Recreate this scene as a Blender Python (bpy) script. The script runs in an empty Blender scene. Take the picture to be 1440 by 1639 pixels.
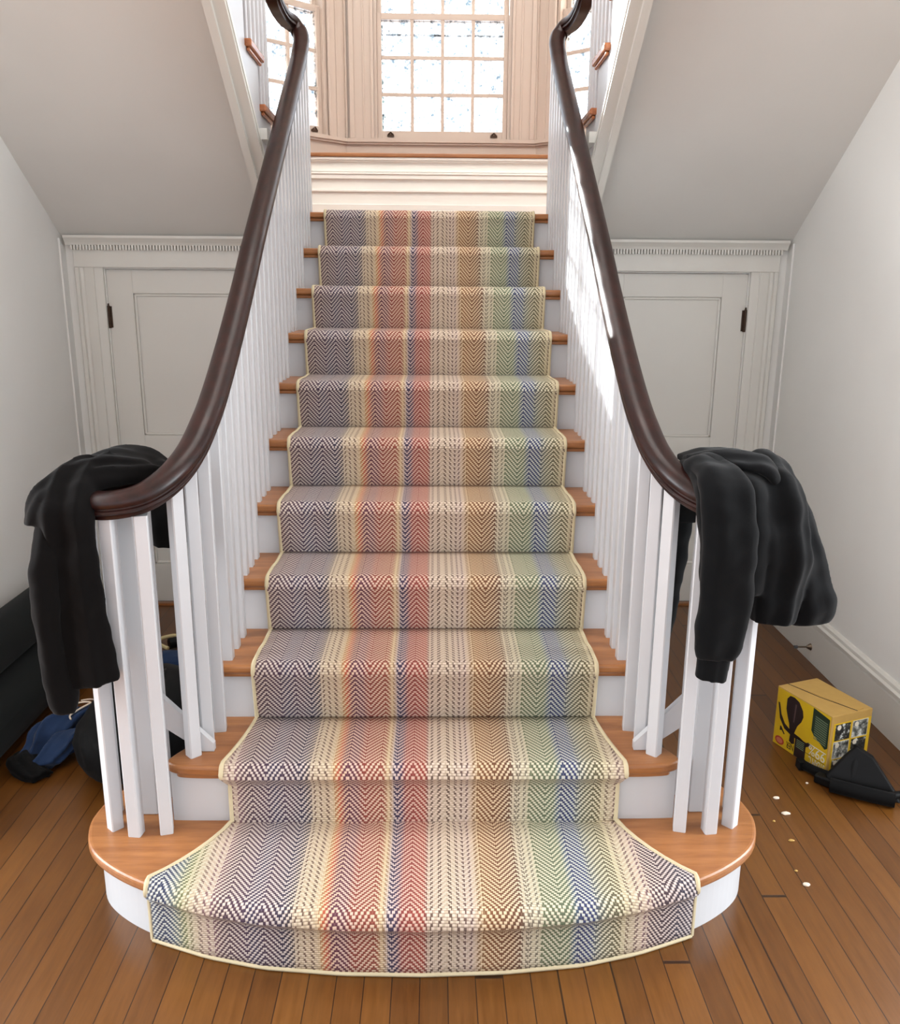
import bpy, bmesh, math, random
from mathutils import Vector, Matrix, noise
random.seed(7)
S = bpy.context.scene
C = S.collection
PI = math.pi

# ------------------------------------------------------------------ camera
f_px, PITCH, YAW, ROLL = 1385.2, 0.25106, -0.0195, 0.00689
CAM = Vector((0.02385, -1.90174, 1.66183))
def cam_axes():
    c, s = math.cos(ROLL), math.sin(ROLL)
    ct, st = math.cos(PITCH), math.sin(PITCH)
    cp, sp = math.cos(YAW), math.sin(YAW)
    def w(x, up, fw):
        y = ct*fw + st*up; z = -st*fw + ct*up
        return Vector((cp*x - sp*y, sp*x + cp*y, z))
    right = w(c, s, 0); up = w(-s, c, 0); fwd = w(0, 0, 1)
    return right, up, fwd
cd = bpy.data.cameras.new('camera'); cam = bpy.data.objects.new('camera', cd); C.objects.link(cam)
R_, U_, F_ = cam_axes()
M = Matrix((R_, U_, -F_)).transposed().to_4x4(); M.translation = CAM
cam.matrix_world = M
cd.sensor_fit = 'HORIZONTAL'; cd.sensor_width = 36; cd.lens = 36*f_px/1440
cd.clip_start = 0.02; cd.clip_end = 200
S.camera = cam

# ------------------------------------------------------------------ exposure, sky, sun
S.view_settings.view_transform = 'Standard'; S.view_settings.look = 'None'
S.view_settings.gamma = 1; S.view_settings.use_curve_mapping = False
S.view_settings.exposure = 0.52
SKY_WINDOW, SKY_FRONT = 4.0, 1.22
wd = bpy.data.worlds.new('sky'); S.world = wd; wd.use_nodes = True
nt = wd.node_tree; nt.nodes.clear()
o = nt.nodes.new('ShaderNodeOutputWorld'); b = nt.nodes.new('ShaderNodeBackground')
tc = nt.nodes.new('ShaderNodeTexCoord'); sp = nt.nodes.new('ShaderNodeSeparateXYZ')
mr = nt.nodes.new('ShaderNodeMapRange'); mr.inputs[1].default_value = -0.3; mr.inputs[2].default_value = 0.5
mx = nt.nodes.new('ShaderNodeMix'); mx.data_type = 'RGBA'
mx.inputs[6].default_value = (SKY_FRONT*.94, SKY_FRONT*.985, SKY_FRONT*1.05, 1)
mx.inputs[7].default_value = (SKY_WINDOW*.93, SKY_WINDOW*.98, SKY_WINDOW*1.04, 1)
nt.links.new(tc.outputs['Generated'], sp.inputs[0]); nt.links.new(sp.outputs[1], mr.inputs[0])
nt.links.new(mr.outputs[0], mx.inputs[0]); nt.links.new(mx.outputs[2], b.inputs[0]); nt.links.new(b.outputs[0], o.inputs[0])
sd = bpy.data.lights.new('sun', 'SUN'); sd.energy = 40; sd.angle = 0.012; sd.color = (1, .95, .88)
sun = bpy.data.objects.new('sun', sd); C.objects.link(sun)
sun.rotation_euler = Vector((1, -1.6, -0.8)).to_track_quat('-Z', 'Y').to_euler()
# added fill lamps, out of view on both sides, brightening the side walls
for sx, en in ((-1, 190), (1, 190)):
    ad = bpy.data.lights.new('side_fill', 'AREA'); ad.shape = 'RECTANGLE'; ad.size = 2.6; ad.size_y = 2.0
    ad.energy = en; ad.color = (.90, .97, 1.0)
    al = bpy.data.objects.new('side_fill', ad); C.objects.link(al); al.location = (sx*5.2, -.1, 2.1)
    al.rotation_euler = Vector((-sx, .12, .0)).to_track_quat('-Z', 'Y').to_euler()

# added unseen fill lamp above the stairwell, lifting the landing and back panel
ud = bpy.data.lights.new('upper_fill', 'AREA'); ud.shape = 'RECTANGLE'; ud.size = 2.6; ud.size_y = 1.6; ud.energy = 72; ud.color = (1, .98, .95)
ul = bpy.data.objects.new('upper_fill', ud); C.objects.link(ul); ul.location = (0, 1.6, 5.05); ul.rotation_euler = Vector((0, .45, -1)).to_track_quat('-Z', 'Y').to_euler()

# ------------------------------------------------------------------ materials
def lin(c):
    r = []
    for v in c:
        v /= 255.0
        r.append(v/12.92 if v <= .04045 else ((v+.055)/1.055)**2.4)
    return (r[0], r[1], r[2], 1)
class N:
    def __init__(s, name):
        s.m = bpy.data.materials.new(name); s.m.use_nodes = True; s.t = s.m.node_tree
        s.bs = s.t.nodes['Principled BSDF']
    def n(s, t, **k):
        n = s.t.nodes.new('ShaderNode'+t)
        for a, v in k.items(): setattr(n, a, v)
        return n
    def l(s, a, b): s.t.links.new(a, b)
    def val(s, x, sock):
        if isinstance(x, (int, float)): sock.default_value = x
        else: s.l(x, sock)
    def math(s, op, a, b=0.0, c=None):
        n = s.n('Math', operation=op); s.val(a, n.inputs[0]); s.val(b, n.inputs[1])
        if c is not None: s.val(c, n.inputs[2])
        return n.outputs[0]
    def mix(s, f, a, b, blend='MIX'):
        n = s.n('Mix', data_type='RGBA', blend_type=blend); s.val(f, n.inputs[0])
        for x, i in ((a, 6), (b, 7)):
            if isinstance(x, tuple): n.inputs[i].default_value = x
            else: s.l(x, n.inputs[i])
        return n.outputs[2]
    def coord(s, kind='Object', scale=(1, 1, 1), rot=(0, 0, 0)):
        t = s.n('TexCoord'); mp = s.n('Mapping'); mp.inputs['Scale'].default_value = scale
        mp.inputs['Rotation'].default_value = rot
        s.l(t.outputs[kind], mp.inputs[0]); return mp.outputs[0]
    def noise(s, vec, sc, det=3, rough=.5):
        n = s.n('TexNoise'); n.inputs['Scale'].default_value = sc; n.inputs['Detail'].default_value = det
        n.inputs['Roughness'].default_value = rough; s.l(vec, n.inputs['Vector']); return n.outputs['Fac']
    def ramp(s, fac, stops):
        n = s.n('ValToRGB'); cr = n.color_ramp
        while len(cr.elements) < len(stops): cr.elements.new(0.5)
        for e, (p, c) in zip(cr.elements, stops): e.position = p; e.color = c
        s.l(fac, n.inputs[0]); return n.outputs[0]
    def bump(s, h, st, dist=.002):
        n = s.n('Bump'); n.inputs['Strength'].default_value = st; n.inputs['Distance'].default_value = dist
        s.l(h, n.inputs['Height']); s.l(n.outputs[0], s.bs.inputs['Normal'])
    def set(s, col=None, rough=None, **k):
        if col is not None:
            if isinstance(col, tuple): s.bs.inputs['Base Color'].default_value = col
            else: s.l(col, s.bs.inputs['Base Color'])
        if rough is not None: s.val(rough, s.bs.inputs['Roughness'])
        for a, v in k.items(): s.bs.inputs[a.replace('_', ' ')].default_value = v
        return s.m
def paint(name, c, rough=.35, var=.05, b=.15):
    m = N(name); v = m.coord('Object'); n1 = m.noise(v, 3, 4)
    d = tuple(x*(1-var*2) for x in c[:3])+(1,)
    m.bump(m.noise(v, 60, 3), b, .0006)
    return m.set(m.mix(n1, c, d), rough)
def plain(name, c, rough=.5, **k):
    m = N(name); v = m.coord('Object'); n1 = m.noise(v, 25, 3)
    d = tuple(x*.8 for x in c[:3])+(1,)
    return m.set(m.mix(n1, c, d), rough, **k)
MAT = {}
MAT['wall'] = paint('wall_paint', lin((238, 237, 233)), .75, .03, .3)
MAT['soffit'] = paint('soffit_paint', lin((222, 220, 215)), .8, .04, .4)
MAT['trim'] = paint('trim_paint', lin((222, 220, 213)), .35, .03)
MAT['panel'] = paint('panel_paint', lin((238, 234, 226)), .35, .03)
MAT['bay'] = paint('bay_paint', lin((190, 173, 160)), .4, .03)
MAT['white'] = paint('baluster_paint', lin((198, 199, 202)), .32, .03)
MAT['brass'] = plain('aged_bronze', lin((70, 52, 40)), .4, Metallic=.7)
MAT['steel'] = plain('tarnished_metal', lin((120, 105, 90)), .35, Metallic=.8)

def wood(name, light, dark, axis, rough=.28, scale=1.0, coat=.0, spec=.5):
    m = N(name)
    sc = {'x': (1.2, 14, 14), 'y': (14, 1.2, 14), 'z': (14, 14, 1.2)}[axis]
    v = m.coord('Object', tuple(a*scale for a in sc))
    n1 = m.noise(v, 3, 6, .6); n2 = m.noise(v, 14, 3, .6)
    w = m.math('ADD', m.math('MULTIPLY', n1, .7), m.math('MULTIPLY', n2, .3))
    col = m.ramp(w, [(.3, dark), (.5, tuple((a+b_)/2 for a, b_ in zip(light, dark))), (.68, light)])
    m.bump(n2, .12, .001)
    return m.set(col, rough, Coat_Weight=coat, Coat_Roughness=.15, Specular_IOR_Level=spec)
MAT['oak'] = wood('oak_tread', lin((170, 114, 66)), lin((132, 80, 42)), 'x', .36, coat=.06)
MAT['oak_y'] = wood('oak_end_grain', lin((190, 118, 72)), lin((140, 78, 44)), 'y', .25)
MAT['rail'] = wood('mahogany_handrail', lin((50, 24, 20)), lin((20, 11, 10)), 'y', .34, coat=.0, spec=.32)

def floor_mat():
    m = N('strip_floor'); t = m.n('TexCoord'); sp = m.n('SeparateXYZ'); m.l(t.outputs['Object'], sp.inputs[0])
    W = .069
    xs = m.math('DIVIDE', m.math('ADD', sp.outputs[0], 10.013), W)
    bi = m.math('FLOOR', xs); fx = m.math('FRACT', xs)
    wn = m.n('TexWhiteNoise', noise_dimensions='1D'); m.l(bi, wn.inputs['W'])
    L = 4.2
    ys = m.math('DIVIDE', m.math('ADD', sp.outputs[1], m.math('MULTIPLY_ADD', wn.outputs['Value'], 5.0, 20.0)), L)
    bj = m.math('FLOOR', ys); fy = m.math('FRACT', ys)
    wn2 = m.n('TexWhiteNoise', noise_dimensions='2D'); cx = m.n('CombineXYZ'); m.l(bi, cx.inputs[0]); m.l(bj, cx.inputs[1])
    m.l(cx.outputs[0], wn2.inputs['Vector'])
    gap = m.math('MAXIMUM', m.math('GREATER_THAN', m.math('ABSOLUTE', m.math('SUBTRACT', fx, .5)), .480),
                 m.math('GREATER_THAN', m.math('ABSOLUTE', m.math('SUBTRACT', fy, .5)), .4988))
    wide = m.math('MULTIPLY', m.math('GREATER_THAN', wn.outputs['Value'], .83), m.math('LESS_THAN', fx, .05))
    gap = m.math('MAXIMUM', gap, wide)
    v = m.coord('Object', (16, 1.3, 1)); n1 = m.noise(v, 4, 6, .65)
    off = m.n('VectorMath', operation='ADD'); m.l(v, off.inputs[0])
    tone = m.math('ADD', m.math('MULTIPLY', wn2.outputs['Value'], .32), m.math('MULTIPLY', n1, .68))
    col = m.ramp(tone, [(.2, lin((76, 44, 13))), (.45, lin((93, 56, 19))), (.75, lin((110, 69, 26)))])
    scuff = m.noise(m.coord('Object', (3, 3, 1)), 6, 6, .7)
    col = m.mix(m.math('MULTIPLY', m.math('GREATER_THAN', scuff, .68), .25), col, lin((110, 66, 34)))
    col = m.mix(m.math('MULTIPLY', gap, .85), col, lin((30, 15, 8)))
    m.bump(m.math('SUBTRACT', m.math('MULTIPLY', n1, .1), gap), .5, .0012)
    ro = m.math('MULTIPLY_ADD', n1, .2, .22)
    return m.set(col, ro)
MAT['floor'] = floor_mat()

def runner_mat():
    m = N('herringbone_runner'); t = m.n('TexCoord'); sp = m.n('SeparateXYZ'); m.l(t.outputs['UV'], sp.inputs[0])
    u, v = sp.outputs[0], sp.outputs[1]
    ST, RW, PER, HP, SL = .0048, .0059, .0177, .0905, 1.23
    us = m.math('ADD', u, m.math('MULTIPLY', m.math('GREATER_THAN', u, .262), .034))
    # rows stagger a little, as woven loops do
    vr = m.math('FLOOR', m.math('DIVIDE', v, RW))
    uq = us
    vq = m.math('MULTIPLY', vr, RW)
    ph = m.math('SUBTRACT', m.math('FRACT', m.math('DIVIDE', m.math('ADD', uq, .4845+9.05+HP/2), HP)), .5)
    dist = m.math('MULTIPLY', m.math('ABSOLUTE', ph), HP)
    p = m.math('FRACT', m.math('DIVIDE', m.math('SUBTRACT', m.math('ADD', vq, 5.0004), m.math('MULTIPLY', dist, SL)), PER))
    dark = m.math('LESS_THAN', p, .5)
    fr = m.math('FRACT', m.math('DIVIDE', v, RW))
    fu = m.math('FRACT', m.math('DIVIDE', us, ST))
    hump = m.math('SINE', m.math('MULTIPLY', fr, PI))
    seam = m.math('LESS_THAN', hump, .45)
    un = m.math('DIVIDE', m.math('ADD', u, .72), .72)      # 0..1 for left half
    un2 = m.math('DIVIDE', u, .72)
    def st(lst, off): return [(max(0, min(1, (a+off)/.72)), lin(c)) for a, c in lst]
    DL = [(-.70,(52,66,88)),(-.685,(16,38,72)),(-.65,(16,40,76)),(-.632,(74,88,96)),(-.60,(98,102,60)),(-.575,(124,108,92)),
          (-.53,(108,74,84)),(-.50,(60,38,54)),(-.45,(56,28,56)),(-.42,(30,26,62)),(-.38,(52,24,52)),(-.345,(20,20,54)),(-.322,(50,42,52)),
          (-.31,(98,76,64)),(-.262,(100,78,64)),(-.25,(160,112,72)),(-.240,(164,66,36)),(-.224,(78,22,52)),(-.19,(80,24,46)),(-.175,(118,40,32)),
          (-.115,(124,50,36)),(-.104,(150,116,80)),(-.093,(140,112,86)),(-.086,(24,18,58)),(-.064,(40,20,62)),(-.052,(116,34,34)),(0,(132,46,36))]
    DR = [(0,(132,46,36)),(.006,(110,44,40)),(.012,(88,68,60)),(.07,(88,68,56)),(.12,(96,74,72)),(.14,(118,88,56)),(.16,(112,66,32)),(.24,(84,48,28)),
          (.250,(110,98,84)),(.285,(104,98,84)),(.295,(86,96,70)),(.365,(78,94,72)),(.378,(40,68,92)),(.387,(12,36,84)),(.42,(16,42,92)),
          (.432,(62,72,76)),(.455,(78,80,62)),(.49,(84,78,52)),(.52,(116,98,82)),(.56,(100,72,78)),(.585,(48,28,46)),(.63,(42,24,40)),(.66,(24,26,52)),(.70,(34,24,48))]
    LL = [(-.70,(205,210,206)),(-.65,(206,212,208)),(-.61,(218,218,184)),(-.56,(226,210,190)),(-.50,(220,206,196)),(-.42,(212,204,202)),(-.34,(212,203,200)),
          (-.31,(226,213,190)),(-.262,(230,212,184)),(-.25,(234,212,172)),(-.235,(234,200,168)),(-.20,(228,198,186)),(-.16,(228,196,176)),(-.115,(230,202,176)),
          (-.10,(234,214,178)),(-.085,(212,198,198)),(-.05,(224,186,172)),(0,(226,188,170))]
    LR = [(0,(226,188,170)),(.012,(230,212,196)),(.07,(229,214,194)),(.12,(228,211,198)),(.15,(234,210,172)),(.22,(231,208,174)),(.25,(229,219,195)),
          (.30,(222,220,194)),(.36,(219,221,194)),(.385,(208,214,210)),(.42,(206,213,208)),(.45,(221,219,196)),(.50,(227,219,186)),(.56,(228,210,194)),(.62,(216,202,198)),(.70,(210,202,202))]
    isR = m.math('GREATER_THAN', u, 0.0)
    dcol = m.mix(isR, m.ramp(un, st(DL, .72)), m.ramp(un2, st(DR, 0)))
    lcol = m.mix(isR, m.ramp(un, st(LL, .72)), m.ramp(un2, st(LR, 0)))
    var = m.noise(m.coord('UV', (60, 60, 1)), 3, 2)
    lcol = m.mix(m.math('MULTIPLY', seam, .5), lcol, lin((128, 108, 96)))
    dcol = m.mix(m.math('MULTIPLY', var, .12), dcol, lin((190, 170, 150)))
    # in the pale bands only some warp threads are dark
    def band(a, b_): return m.math('MULTIPLY', m.math('GREATER_THAN', u, a), m.math('LESS_THAN', u, b_))
    sp_m = band(-.318, -.246)
    for a, b_ in ((-.106, -.088), (.010, .146), (.248, .292), (.50, .57), (-.60, -.52)): sp_m = m.math('MAXIMUM', sp_m, band(a, b_))
    colf = m.math('FRACT', m.math('DIVIDE', m.math('ADD', us, m.math('MULTIPLY', m.math('SINE', m.math('MULTIPLY', us, 61.0)), .004)), .0196))
    pale = m.math('MULTIPLY', sp_m, m.math('GREATER_THAN', colf, .42))
    dcol = m.mix(m.math('MULTIPLY', pale, .78), dcol, m.mix(1.0, lcol, (.72, .68, .62, 1), 'MULTIPLY'))
    col = m.mix(dark, m.mix(1.0, lcol, (.80, .77, .75, 1), 'MULTIPLY'), dcol)
    h = m.math('ADD', hump, m.math('MULTIPLY', m.math('SUBTRACT', 1.0, dark), .8))
    m.bump(h, .5, .0016)
    return m.set(col, .95)
MAT['runner'] = runner_mat()
MAT['binding'] = plain('cream_binding', lin((206, 192, 158)), .9)
def cloth(name, c, rough=.9, fuzz=.3):
    m = N(name); v = m.coord('Object'); n1 = m.noise(v, 7, 4)
    m.bump(m.noise(v, 400, 2), .25, .0008)
    d = tuple(x*.55 for x in c[:3])+(1,)
    return m.set(m.mix(n1, d, c), rough, Sheen_Weight=fuzz, Sheen_Roughness=.5, Specular_IOR_Level=.12)
MAT['black_knit'] = cloth('black_knit', lin((9, 7, 7)), .95, .04)
MAT['black_fleece'] = cloth('black_fleece', lin((10, 11, 13)), .95, .07)
MAT['dark_rubber'] = cloth('dark_rubber', lin((21, 25, 25)), .8, .05)
MAT['denim'] = cloth('blue_cloth', lin((38, 58, 92)), .8, .1)
MAT['black_plastic'] = plain('black_plastic', lin((9, 9, 10)), .5, Specular_IOR_Level=.2)
MAT['bag_black'] = cloth('black_nylon', lin((9, 9, 10)), .7, .03)
MAT['grey_plastic'] = plain('grey_plastic', lin((90, 92, 96)), .4)
MAT['yellow_tool'] = plain('pale_yellow_plastic', lin((214, 200, 150)), .4)
MAT['card'] = plain('tan_cardboard', lin((196, 158, 84)), .6)
MAT['flake'] = plain('white_flake', lin((240, 225, 205)), .8)
def glass():
    m = N('dusty_pane'); t = m.t
    tr = m.n('BsdfTransparent'); gl = m.n('BsdfGlossy'); gl.inputs['Roughness'].default_value = .05
    df = m.n('BsdfTranslucent'); df.inputs[0].default_value = (.8, .9, 1, 1)
    v = m.coord('Object'); n1 = m.noise(v, 16, 6, .75)
    dust = m.math('MULTIPLY', m.math('MAXIMUM', m.math('SUBTRACT', n1, .45), 0.0), .5)
    m1 = m.n('MixShader'); m.l(m.ramp(m.noise(m.coord('Object', (1, 1, 1)), 30, 6, .8), [(.47, (.9, .92, .94, 1)), (.60, (.26, .30, .33, 1))]), tr.inputs[0]); m.l(dust, m1.inputs[0]); m.l(tr.outputs[0], m1.inputs[1]); m.l(df.outputs[0], m1.inputs[2])
    m2 = m.n('MixShader'); m2.inputs[0].default_value = .05; m.l(m1.outputs[0], m2.inputs[1]); m.l(gl.outputs[0], m2.inputs[2])
    m.l(m2.outputs[0], t.nodes['Material Output'].inputs[0])
    return m.m
MAT['glass'] = glass()

# ------------------------------------------------------------------ helpers
def tag(o, label=None, cat=None, group=None, kind=None):
    if label: o['label'] = label
    if cat: o['category'] = cat
    if group: o['group'] = group
    if kind: o['kind'] = kind
    return o
def empty(name, loc=(0, 0, 0), rz=0, **k):
    o = bpy.data.objects.new(name, None); o.empty_display_size = .05; C.objects.link(o)
    o.location = loc; o.rotation_euler = (0, 0, rz); tag(o, **k); return o
def obj(name, bm, mat, parent=None, smooth=False, **k):
    me = bpy.data.meshes.new(name)
    bmesh.ops.recalc_face_normals(bm, faces=bm.faces)
    bm.to_mesh(me); bm.free()
    if smooth:
        me.polygons.foreach_set('use_smooth', [True]*len(me.polygons)); me.set_sharp_from_angle(angle=.7)
    me.materials.append(MAT[mat] if isinstance(mat, str) else mat)
    o = bpy.data.objects.new(name, me); C.objects.link(o)
    if parent: o.parent = parent
    tag(o, **k); return o
def box(bm, x0, x1, y0, y1, z0, z1):
    if x0 > x1: x0, x1 = x1, x0
    if y0 > y1: y0, y1 = y1, y0
    if z0 > z1: z0, z1 = z1, z0
    v = [bm.verts.new(c) for c in ((x0,y0,z0),(x1,y0,z0),(x1,y1,z0),(x0,y1,z0),(x0,y0,z1),(x1,y0,z1),(x1,y1,z1),(x0,y1,z1))]
    for f in ((0,3,2,1),(4,5,6,7),(0,1,5,4),(1,2,6,5),(2,3,7,6),(3,0,4,7)): bm.faces.new([v[i] for i in f])
    return v
def B(*a):
    bm = bmesh.new()
    for x in a: box(bm, *x)
    return bm
def prism(bm, pts, fn, a, b):
    """pts: 2D outline; fn(p, h) -> 3D; extruded from h=a to h=b"""
    A = [bm.verts.new(fn(p, a)) for p in pts]; Bv = [bm.verts.new(fn(p, b)) for p in pts]
    n = len(pts)
    bm.faces.new(A); bm.faces.new(Bv[::-1])
    for i in range(n): bm.faces.new((A[i], Bv[i], Bv[(i+1) % n], A[(i+1) % n]))
def bev(o, w=.003, seg=2, ang=.6):
    m = o.modifiers.new('bevel', 'BEVEL'); m.width = w; m.segments = seg; m.limit_method = 'ANGLE'; m.angle_limit = ang
    return o
def crom(P, n=8, closed=False):
    out = []; L = len(P)
    rng = range(L if closed else L-1)
    for i in rng:
        g = lambda k: Vector(P[k % L]) if closed else Vector(P[max(0, min(L-1, k))])
        p0, p1, p2, p3 = g(i-1), g(i), g(i+1), g(i+2)
        for j in range(n):
            t = j/n
            out.append(.5*((2*p1)+(-p0+p2)*t+(2*p0-5*p1+4*p2-p3)*t*t+(-p0+3*p1-3*p2+p3)*t**3))
    if not closed: out.append(Vector(P[-1]))
    return out
def sweep(bm, path, prof, up=Vector((0, 0, 1)), caps=True, scale=None):
    path = [Vector(p) for p in path]; rings = []
    for i, p in enumerate(path):
        t = (path[min(i+1, len(path)-1)]-path[max(i-1, 0)]).normalized()
        s = t.cross(up).normalized(); n = s.cross(t).normalized()
        k = scale[i] if scale else 1
        rings.append([bm.verts.new(p+s*a*k+n*b_*k) for a, b_ in prof])
    m = len(prof)
    for r, q in zip(rings, rings[1:]):
        for j in range(m): bm.faces.new((r[j], r[(j+1) % m], q[(j+1) % m], q[j]))
    if caps: bm.faces.new(rings[0][::-1]); bm.faces.new(rings[-1])
def circ(r, n=10): return [(r*math.cos(2*PI*i/n), r*math.sin(2*PI*i/n)) for i in range(n)]
def tube(bm, path, r, n=10, scale=None):
    P = [Vector(p) for p in path]
    d = (P[-1]-P[0]); up = Vector((0, 0, 1)) if abs(d.normalized().z) < .9 else Vector((0, 1, 0))
    sweep(bm, P, circ(r, n), up, True, scale)

RISE, RUN = .185, .2663
WX = 1.79
# ------------------------------------------------------------------ room shell
SY0, SZ0, SK = 2.55, 1.893, .72          # soffit line
def sof(y): return SZ0+SK*(SY0-y)
YCEIL = SY0-(3.5-SZ0)/SK
obj('floor', B((-5.5, 5.5, -5.5, 3.2, -.05, 0)), 'floor', kind='structure')
for s, nm in ((-1, 'left'), (1, 'right')):
    obj('wall_'+nm, B((s*WX, s*(WX+.1), .6, 4.6, -.05, 5.3)), 'wall', kind='structure')
obj('ceiling', B((-5.5, 5.5, -5.5, YCEIL, 3.5, 3.6)), 'wall', kind='structure')
obj('ceiling', B((-1.9, 1.9, YCEIL-.3, 4.7, 5.2, 5.3)), 'wall', kind='structure')
obj('wall_upper', B((-1.9, 1.9, YCEIL-.35, YCEIL-.25, 3.6, 5.2)), 'wall', kind='structure')
YD = 2.56
ZH = 1.752
# sloping soffits under the upper flights
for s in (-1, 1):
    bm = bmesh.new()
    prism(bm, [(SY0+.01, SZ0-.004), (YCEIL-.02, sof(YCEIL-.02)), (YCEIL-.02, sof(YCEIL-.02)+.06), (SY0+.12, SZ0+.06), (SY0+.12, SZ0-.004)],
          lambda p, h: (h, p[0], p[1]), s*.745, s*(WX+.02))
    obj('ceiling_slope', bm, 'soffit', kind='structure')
# under-stair walls with door openings
DX0, DX1 = .85, 1.60
for s, nm in ((-1, 'left'), (1, 'right')):
    obj('wall_under_landing_'+nm, B((s*.658, s*DX0, YD, YD+.08, 0, 1.95), (s*DX1, s*(WX+.02), YD, YD+.08, 0, 1.95), (s*DX0, s*DX1, YD, YD+.08, ZH, 1.95)), 'wall', kind='structure')
    # corner batten
    obj('trim_1' if s < 0 else 'trim_2', B((s*1.79, s*1.782, YD-.06, YD, .2, SZ0)), 'wall', kind='structure')

def door(n, s):
    e = empty('door_%d' % n, (s*(DX0+DX1)/2, YD, 0), kind='structure')
    w = (DX1-DX0)/2
    def P(bm): return obj_local(bm)
    # slab made of stiles/rails + recessed panels
    bm = bmesh.new()
    yf, yb = .012, .05
    xi, zt, zm1, zm0, zb = w-.125, 1.635, .922, .80, .222
    for a in ((-w, -xi, yf, yb, .012, ZH-.004), (xi, w, yf, yb, .012, ZH-.004), (-xi, xi, yf, yb, zt, ZH-.004), (-xi, xi, yf, yb, zm0, zm1), (-xi, xi, yf, yb, .012, zb)): box(bm, *a)
    sl = obj('door_slab', bm, 'trim', e); bev(sl, .0012, 1)
    for z0, z1 in ((zm1, zt), (zb, zm0)):
        bm = B((-xi, xi, yf+.014, yb-.005, z0, z1)); obj('door_panel', bm, 'trim', e)
        bm = bmesh.new()
        g = .014
        for a in ((-xi, -xi+g, yf+.005, yf+.016, z0, z1), (xi-g, xi, yf+.005, yf+.016, z0, z1), (-xi, xi, yf+.005, yf+.016, z0, z0+g), (-xi, xi, yf+.005, yf+.016, z1-g, z1)): box(bm, *a)
        bev(obj('panel_moulding', bm, 'trim', e), .005, 2)
    for z in (1.52, .30):
        bm = bmesh.new(); hx = s*w
        tube(bm, [(hx, .004, z-.055), (hx, .004, z+.055)], .008, 10)
        box(bm, hx-.016, hx+.014, .006, .016, z-.052, z+.052)
        tube(bm, [(hx, .004, z+.055), (hx, .004, z+.066)], .005, 8)
        obj('hinge', bm, 'brass', e)
    return e
door(1, -1); door(2, 1)
def casing(s, n):
    e = empty('trim_%d' % n, (0, YD, 0), kind='structure')
    for xa, xb in ((DX1+.004, 1.738), (DX0-.138, DX0-.004)):
        bm = bmesh.new()
        a, b_ = s*xa, s*xb
        prof = [(0, 0), (0, -.018), (.04, -.020), (.044, -.026), (.085, -.024), (.095, -.020), (.108, -.022), (.112, -.036), (.128, -.036), (.134, -.030), (.134, 0)]
        if xa < DX0: prof = [(.134-x, y) for x, y in prof][::-1]
        pr = [(s*(xa+x), y) for x, y in prof]
        prism(bm, pr, lambda p, h: (p[0], p[1], h), 0.0, ZH+.006)
        obj('door_casing', bm, 'trim', e)
    bm = B((s*(DX0-.138), s*1.738, -.030, 0, ZH+.006, 1.862)); bev(obj('frieze_board', bm, 'trim', e), .003)
    bm = bmesh.new()
    x = DX0-.135
    while x < 1.735:
        box(bm, s*x, s*(x+.0092), -.052, -.03, 1.840, 1.863); x += .0147
    obj('dentil_strip', bm, 'trim', e)
    bm = bmesh.new()
    pr = [(0, 1.862), (-.046, 1.862), (-.050, 1.870), (-.052, 1.874), (-.062, 1.886), (-.070, 1.894), (-.070, 1.906), (0, 1.906)]
    prism(bm, pr, lambda p, h: (h, p[0], p[1]), s*(DX0-.165), s*1.764)
    obj('cornice', bm, 'trim', e)
casing(-1, 3); casing(1, 4)
# floor threshold strip along the under-stair wall
obj('trim_5', B((-1.6, -.66, YD-.03, YD, 0, .012)), 'oak', kind='structure')
obj('trim_6', B((.66, 1.6, YD-.03, YD, 0, .012)), 'oak', kind='structure')
for s, nm in ((-1, 'left'), (1, 'right')):
    bm = bmesh.new()
    pr = [(0, 0), (-.018, 0), (-.018, .165), (-.014, .172), (-.024, .180), (-.026, .196), (-.018, .205), (-.016, .218), (-.008, .226), (0, .228)]
    prism(bm, pr, lambda p, h: (s*(WX+p[0]), h, p[1]), .6, YD)
    obj('baseboard_'+nm, bm, 'trim', kind='structure')

# ------------------------------------------------------------------ landing, window seat, bay
ZL = 11*RISE; YP = 3.55
BY = 4.15; BXL, BXR = -.55, .685; BLX, BRX = -1.20, 1.335
obj('wall_rear', B((-1.9, 1.9, YP+.02, YP+.12, 0, ZL-.1)), 'wall', kind='structure')
obj('floor_landing', B((-WX, WX, 2.70, YP+.02, ZL-.16, ZL)), 'oak', kind='structure')
seat = empty('window_seat', (0, YP, ZL), label='white panelled window seat with oak board edge across the landing below the bay window', cat='window seat')
bm = B((BLX-.1, BRX+.1, .005, .03, 0, .375)); obj('front_panel', bm, 'panel', seat)
bm = bmesh.new()
for z0, z1, d in ((0, .118, .012), (.186, .20, .008), (.258, .283, .012), (.283, .295, .018), (.297, .306, .010), (.352, .375, .010), (.362, .378, .02)):
    box(bm, BLX-.1, BRX+.1, -d, .008, z0, z1)
bev(obj('panel_moulding', bm, 'panel', seat), .003, 2)
bm = bmesh.new()
prism(bm, [(BLX-.1, -.03), (BRX+.1, -.03), (BRX+.1, .02), (BRX, .02), (BXR, BY-YP), (BXL, BY-YP), (BLX, .02), (BLX-.1, .02)], lambda p, h: (p[0], p[1], h), .378, .400)
bev(obj('seat_board', bm, 'oak', seat), .006, 3)

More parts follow.
